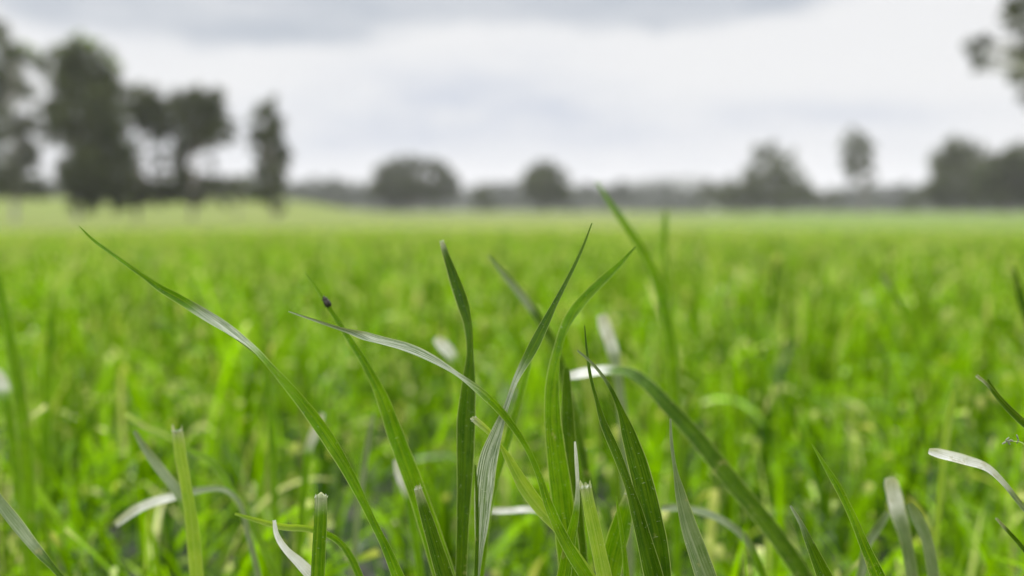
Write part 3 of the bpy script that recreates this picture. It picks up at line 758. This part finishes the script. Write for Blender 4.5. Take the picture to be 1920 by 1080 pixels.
def tree(label, d, trunk_px, lobes, mat='leaf_dark', bark='bark', leaf=.16, dens=1.0, group=None, lime=None, trunk_r=None, name='tree', depth=1.0, cat='tree', grow=1.3):
    """lobes: (px, py, radius px). trunk_px: pixel column of the foot. Everything at true size at distance d."""
    s = d / FPX
    fx = at(trunk_px, 400, d).x; fz = float(ground_z(fx, d))
    base = Vector((fx, d, fz)); rt = empty(name, base); tag(rt, label, cat, group)
    cs, rs_, ns = [], [], []
    for i, (px, py, r) in enumerate(lobes):
        c = at(px, py, d) - base; c.y += random.uniform(-1, 1) * r * s * .9 * depth
        R_ = r * s * grow; cs.append(np.array(c)); rs_.append(R_)
        ns.append(int(dens * 8.5 * (R_ / leaf) ** 2) + 40)
    top = max(c[2] for c in cs); cxm = float(np.mean([c[0] for c in cs]))
    H = top * .82; tr = trunk_r or max(.12, H * .022)
    tp = [Vector((0, 0, -.3)), Vector((0, 0, H * .03)), Vector((cxm * .25 + random.uniform(-.1, .1), 0, H * .35)), Vector((cxm * .7, 0, H * .68)), Vector((cxm, 0, H))]
    tpath = [Vector(p) for p in catmull([tuple(p) for p in tp], 14)]
    tvs, tfs = limb(tpath, tr, tr * .25, 10)
    tvs = [v * 1 for v in tvs]
    to = link('trunk', tvs, tfs, M[bark], rt)
    bv, bf = [], []
    for c, r in zip(cs, rs_):
        c = Vector(c); z0 = max(H * .12, min(c.z - r * .9, H * .9)); k = min(range(len(tpath)), key=lambda i: abs(tpath[i].z - z0)); s0 = tpath[k]
        m1 = s0.lerp(c, .5) + Vector((0, 0, -.06 * (c - s0).length))
        v, f = limb([s0, m1, c], tr * .32, tr * .1, 5); o_ = len(bv); bv += v; bf += [tuple(i + o_ for i in q) for q in f]
        for j in range(3):
            e = c + Vector((random.uniform(-1, 1), random.uniform(-1, 1), random.uniform(-.6, 1))).normalized() * r * .7
            v, f = limb([c, e], tr * .1, tr * .03, 4); o_ = len(bv); bv += v; bf += [tuple(i + o_ for i in q) for q in f]
    link('branches', bv, bf, M[bark], rt)
    V, q = leaves(cs, rs_, ns, leaf)
    cr = link_np('crown', V, q, M[mat], rt, smooth=False)
    if lime:
        for px, py, r in lime:                                   # each yellow green patch on the crown is its own part
            V, q = leaves([np.array(at(px, py - 3, d - .8) - base)], [r * s * 1.1], [int(7 * (r * s / leaf) ** 2) + 60], leaf)
            link_np('lime_leaves', V, q, M['leaf_lime'], rt, smooth=False)
    return rt

G1 = 'tall gum trees at the left of the field'
tree('tall loose gum tree at the left edge with bright sky gaps in its crown', 82, 30,
     [(5,72,26),(28,112,26),(-15,150,36),(0,50,16),(40,165,26),(-30,230,40),(30,222,24),(50,232,20),(5,262,24),(-30,310,40),(30,318,28),(60,345,20),(0,340,26),(70,118,18),(48,108,18),(15,150,22),(40,255,20),(45,290,20),(10,355,18),(35,352,18),(75,252,16),(62,275,14),(-10,185,20),(80,225,14),(92,262,12),(70,205,12),(90,195,10),(5,185,12),(60,310,14),(70,358,12),(85,365,10)],
     'leaf_mid', 'pale_bark', leaf=.15, dens=1.0, lime=[(46,92,15),(64,104,12)], group=G1, grow=1.48)
tree('big dense dark tree with yellow green leaves on its rounded top', 80, 146,
     [(110,112,28),(150,105,28),(185,138,36),(135,150,36),(210,172,30),(170,200,48),(112,195,20),(130,235,28),(216,228,34),(185,260,44),(145,280,24),(215,295,38),(165,320,38),(215,340,30),(180,350,26),(145,350,22),(235,358,18),(100,225,18),(95,245,14),(130,315,18),(140,372,16),(175,376,18),(210,374,18),(235,378,12)],
     'leaf_dark', 'pale_bark', leaf=.17, dens=1.7, lime=[(132,84,15),(155,78,17),(176,90,15),(112,94,12),(202,112,14),(222,130,12)], group=G1, grow=1.48)
tree('dark tree with a small pointed top, squeezed between two larger trees', 84, 258,
     [(268,172,18),(255,195,20),(285,200,20),(290,228,22),(258,232,22),(308,238,18),(248,325,22),(286,350,22),(248,352,22),(270,358,20),(310,356,18),(245,280,14),(297,256,14),(300,312,9),(243,302,16),(330,360,16),(256,268,10),(278,178,14),(262,180,14),(300,225,16),(306,330,10),(262,345,16),(298,365,14),(235,285,14),(275,190,22),(300,205,22),(258,215,24),(305,250,18),(270,372,16),(248,376,14),(300,374,16),(325,376,14)],
     'leaf_dark', 'bark', leaf=.17, dens=1.2, group=G1, grow=1.48)
tree('broad twin topped dark tree with two round sky gaps low on its right', 84, 362,
     [(357,172,16),(345,198,22),(385,190,17),(402,188,17),(414,215,20),(378,225,26),(342,238,26),(424,242,15),(400,255,20),(345,268,18),(424,266,10),(342,330,18),(385,352,18),(330,352,18),(360,358,18),(400,360,16),(398,312,6),(343,290,14),(343,312,14),(366,262,14),(392,274,9),(322,348,14),(418,358,14),(352,332,12),(440,362,12),(395,334,10),(338,300,14),(330,280,12),(395,300,6),(330,318,10),(432,340,8),(405,345,12),(375,340,12),(435,262,8),(300,290,13),(325,300,12),(345,325,16),(397,300,7),(350,378,14),(380,376,14),(410,378,12),(335,215,20),(428,228,14),(375,195,24),(390,225,24),(362,245,20),(355,205,20),(392,180,14),(372,270,12),(410,240,16)],
     'leaf_dark', 'bark', leaf=.17, dens=1.2, group=G1, grow=1.48)
tree('narrow columnar dark tree standing alone at the right end of the left group', 78, 519,
     [(500,200,16),(492,222,20),(516,225,18),(510,252,22),(494,278,20),(520,285,18),(503,312,22),(522,325,18),(494,345,18),(512,358,22),(505,238,20),(518,300,18),(488,260,16),(526,348,14),(484,240,10),(486,320,10),(512,205,14),(484,300,14),(528,310,14),(500,378,16),(518,382,14),(480,270,12),(526,260,12),(482,360,12)],
     'leaf_dark', 'bark', leaf=.16, dens=1.15, group=G1, grow=1.48)
for k, (lab, d, tx, lb) in enumerate([
    ('low grey green shrub filling the space between the twin topped tree and the columnar one', 95, 445, [(435,352,16),(455,348,14),(465,360,14),(445,364,14),(475,366,12)]),
    ]):
    tree(lab, d, tx, lb, 'leaf_mid', leaf=.16, name='shrub', cat='shrub')
G2 = 'paddock trees across the middle distance'
tree('wide flat topped dense tree left of the middle with ragged skirts', 200, 775,
     [(722,330,20),(745,316,17),(775,312,17),(805,312,17),(832,322,17),(845,345,15),(715,355,18),(745,350,22),(785,350,24),(820,356,20),(730,376,12),(770,374,14),(810,372,12),(845,366,12),(748,370,14),(700,345,9),(765,335,14)],
     'leaf_dark', leaf=.28, dens=1.9, group=G2, grow=1.42)
tree('dense round topped tree at the middle of the horizon', 200, 1022,
     [(1010,322,18),(1035,324,18),(1000,340,20),(1022,345,26),(1048,345,20),(1008,365,20),(1040,366,20),(1055,368,14),(1022,378,14),(990,370,12)],
     'leaf_dark', leaf=.28, dens=1.4, group=G2, grow=1.42)
tree('small pointed tree between the flat topped and the round topped tree', 230, 908,
     [(905,355,13),(908,370,15),(915,382,12),(898,382,10)], 'leaf_mid', leaf=.28, group=G2, grow=1.42)
tree('mound shaped tree right of the middle with a thin see through top', 190, 1402,
     [(1420,290,16),(1448,282,16),(1475,292,16),(1415,320,20),(1450,325,26),(1480,325,18),(1395,345,24),(1430,352,28),(1475,352,28),(1500,362,22),(1385,368,22),(1420,374,18),(1460,374,20),(1355,360,18),(1365,378,14),(1405,386,10)],
     'leaf_mid', leaf=.28, dens=.95, group=G2, grow=1.42)
tree('tall slim open tree with a bare lower trunk, right of the mound shaped tree', 170, 1618,
     [(1605,258,17),(1588,270,13),(1624,272,16),(1605,288,18),(1590,305,12),(1625,302,16),(1608,318,18),(1632,328,11),(1602,336,10),(1624,348,12),(1628,352,9)],
     'leaf_mid', 'bark', leaf=.24, dens=1.0, group=G2, grow=1.42)
tree('broad grey green tree near the right edge, its left side sloping to the ground', 165, 1790,
     [(1770,285,20),(1800,278,22),(1822,280,16),(1762,310,24),(1795,310,30),(1830,310,26),(1755,340,26),(1795,345,34),(1740,362,20),(1770,370,20),(1715,376,14),(1815,366,26),(1698,384,9)],
     'leaf_mid', leaf=.26, dens=1.1, group=G2, grow=1.42)
tree('dark dense tree cut by the right edge behind the field', 155, 1885,
     [(1870,300,22),(1900,296,24),(1935,300,30),(1860,330,28),(1895,330,34),(1935,335,34),(1880,360,28),(1915,366,26),(1855,366,22),(1960,330,40),(1945,370,26)],
     'leaf_dark', leaf=.26, dens=1.4, group=G2, grow=1.42)
for lab, d, tx, lb, mt in [
    ('low distant shrubby tree right of the columnar tree', 330, 630, [(625,348,12),(640,350,12),(612,362,14),(645,366,14),(630,374,16),(600,372,12),(660,374,12)], 'leaf_far'),
    ('low dark tree at the left foot of the mound shaped tree', 260, 1330, [(1325,352,12),(1340,356,12),(1318,366,13),(1345,370,14),(1330,378,12),(1310,378,10)], 'leaf_mid'),
    ('low hedge like tree between the mound shaped and the slim open tree', 240, 1540, [(1530,362,12),(1548,364,12),(1565,372,12),(1520,374,12),(1545,378,12),(1575,380,10)], 'leaf_mid'),
    ('greyish low tree right of the round topped tree', 330, 1155, [(1160,350,11),(1148,362,13),(1170,362,13),(1182,374,12),(1160,376,12),(1140,376,12)], 'leaf_far'),
    ('pale rounded tree touching the right side of the round topped tree', 380, 1105, [(1100,352,11),(1112,354,11),(1105,368,14),(1090,374,11),(1120,374,11)], 'leaf_far'),
    ('small faint tree just left of the round topped tree', 380, 950, [(945,354,10),(958,352,10),(950,368,13),(965,372,12),(935,374,11)], 'leaf_far'),
    ('faint low tree between the distant shrubby tree and the flat topped one', 360, 680, [(676,362,11),(690,360,10),(682,374,13)], 'leaf_far'),
    ('faint low tree left of the distant shrubby tree', 360, 572, [(565,358,11),(582,357,11),(572,370,14),(556,374,11),(590,374,11)], 'leaf_far')]:
    tree(lab, d, tx, lb, mt, leaf=.42, dens=1.2)
# the big tree whose boughs come in at the top right; it stands outside the frame
tree('near gum tree whose hanging boughs enter the top right corner', 38, 2110,
     [(1828,88,20),(1815,80,11),(1845,100,16),(1838,120,10),(1892,18,22),(1915,40,20),(1935,10,40),(1912,105,18),(1925,140,22),(1915,172,14),(1945,170,24),(1960,90,50),(1990,-30,80),(2060,-120,120),(2150,-160,130),(2130,0,110),
      (2060,120,70),(2230,-20,120),(2200,120,80),(1885,-30,26),(1860,110,8),(1930,75,16),(1822,100,10),(1850,80,12),(1835,130,8),(1895,55,12),(1900,90,10),(1905,150,12),(1880,40,9),(1935,195,12)],
     'leaf_dark', 'pale_bark', leaf=.075, dens=1.1, trunk_r=.33)

def woodland():
    """far wood that reads as one mass"""
    cs = []; rs_ = []; ns = []
    for i in range(950):
        px = random.uniform(-500, 2500); d = random.uniform(430, 640)
        hgt = 11 + 4 * mnoise.noise(Vector((px * .012, 0, 0))) + random.uniform(-1, 1)
        x = at(px, 400, d).x; z0 = float(ground_z(x, d))
        r = random.uniform(2.6, 4.2)
        for zz in (hgt * .2, hgt * .5, hgt * .8):
            cs.append(np.array((x + random.uniform(-2, 2), d, z0 + zz))); rs_.append(r); ns.append(70)
    V, q = leaves(cs, rs_, ns, 1.0)
    o = link_np('distant_woodland', V, q, M['leaf_far'], smooth=False)
    tag(o, 'long low band of grey green woodland along the horizon', 'woodland', kind='stuff')
woodland()

# ------------------------------------------------------------------ haze
def haze():
    x0, x1, y0, y1, z0, z1 = -3000, 3000, -3000, 3000, -14.0, 70.0
    vs = [(x, y, z) for x in (x0, x1) for y in (y0, y1) for z in (z0, z1)]
    fs = [(0, 1, 3, 2), (4, 6, 7, 5), (0, 4, 5, 1), (2, 3, 7, 6), (0, 2, 6, 4), (1, 5, 7, 3)]
    m, t, o = new_mat('haze')
    v = t.n('ShaderNodeVolumePrincipled'); v.inputs['Color'].default_value = (.96, .96, .97, 1)
    v.inputs['Density'].default_value = .0004; v.inputs['Density Attribute'].default_value = ''
    t.nt.links.new(v.outputs[0], o.inputs['Volume'])
    tag(link('haze', vs, fs, m, smooth=False), kind='stuff')
haze()
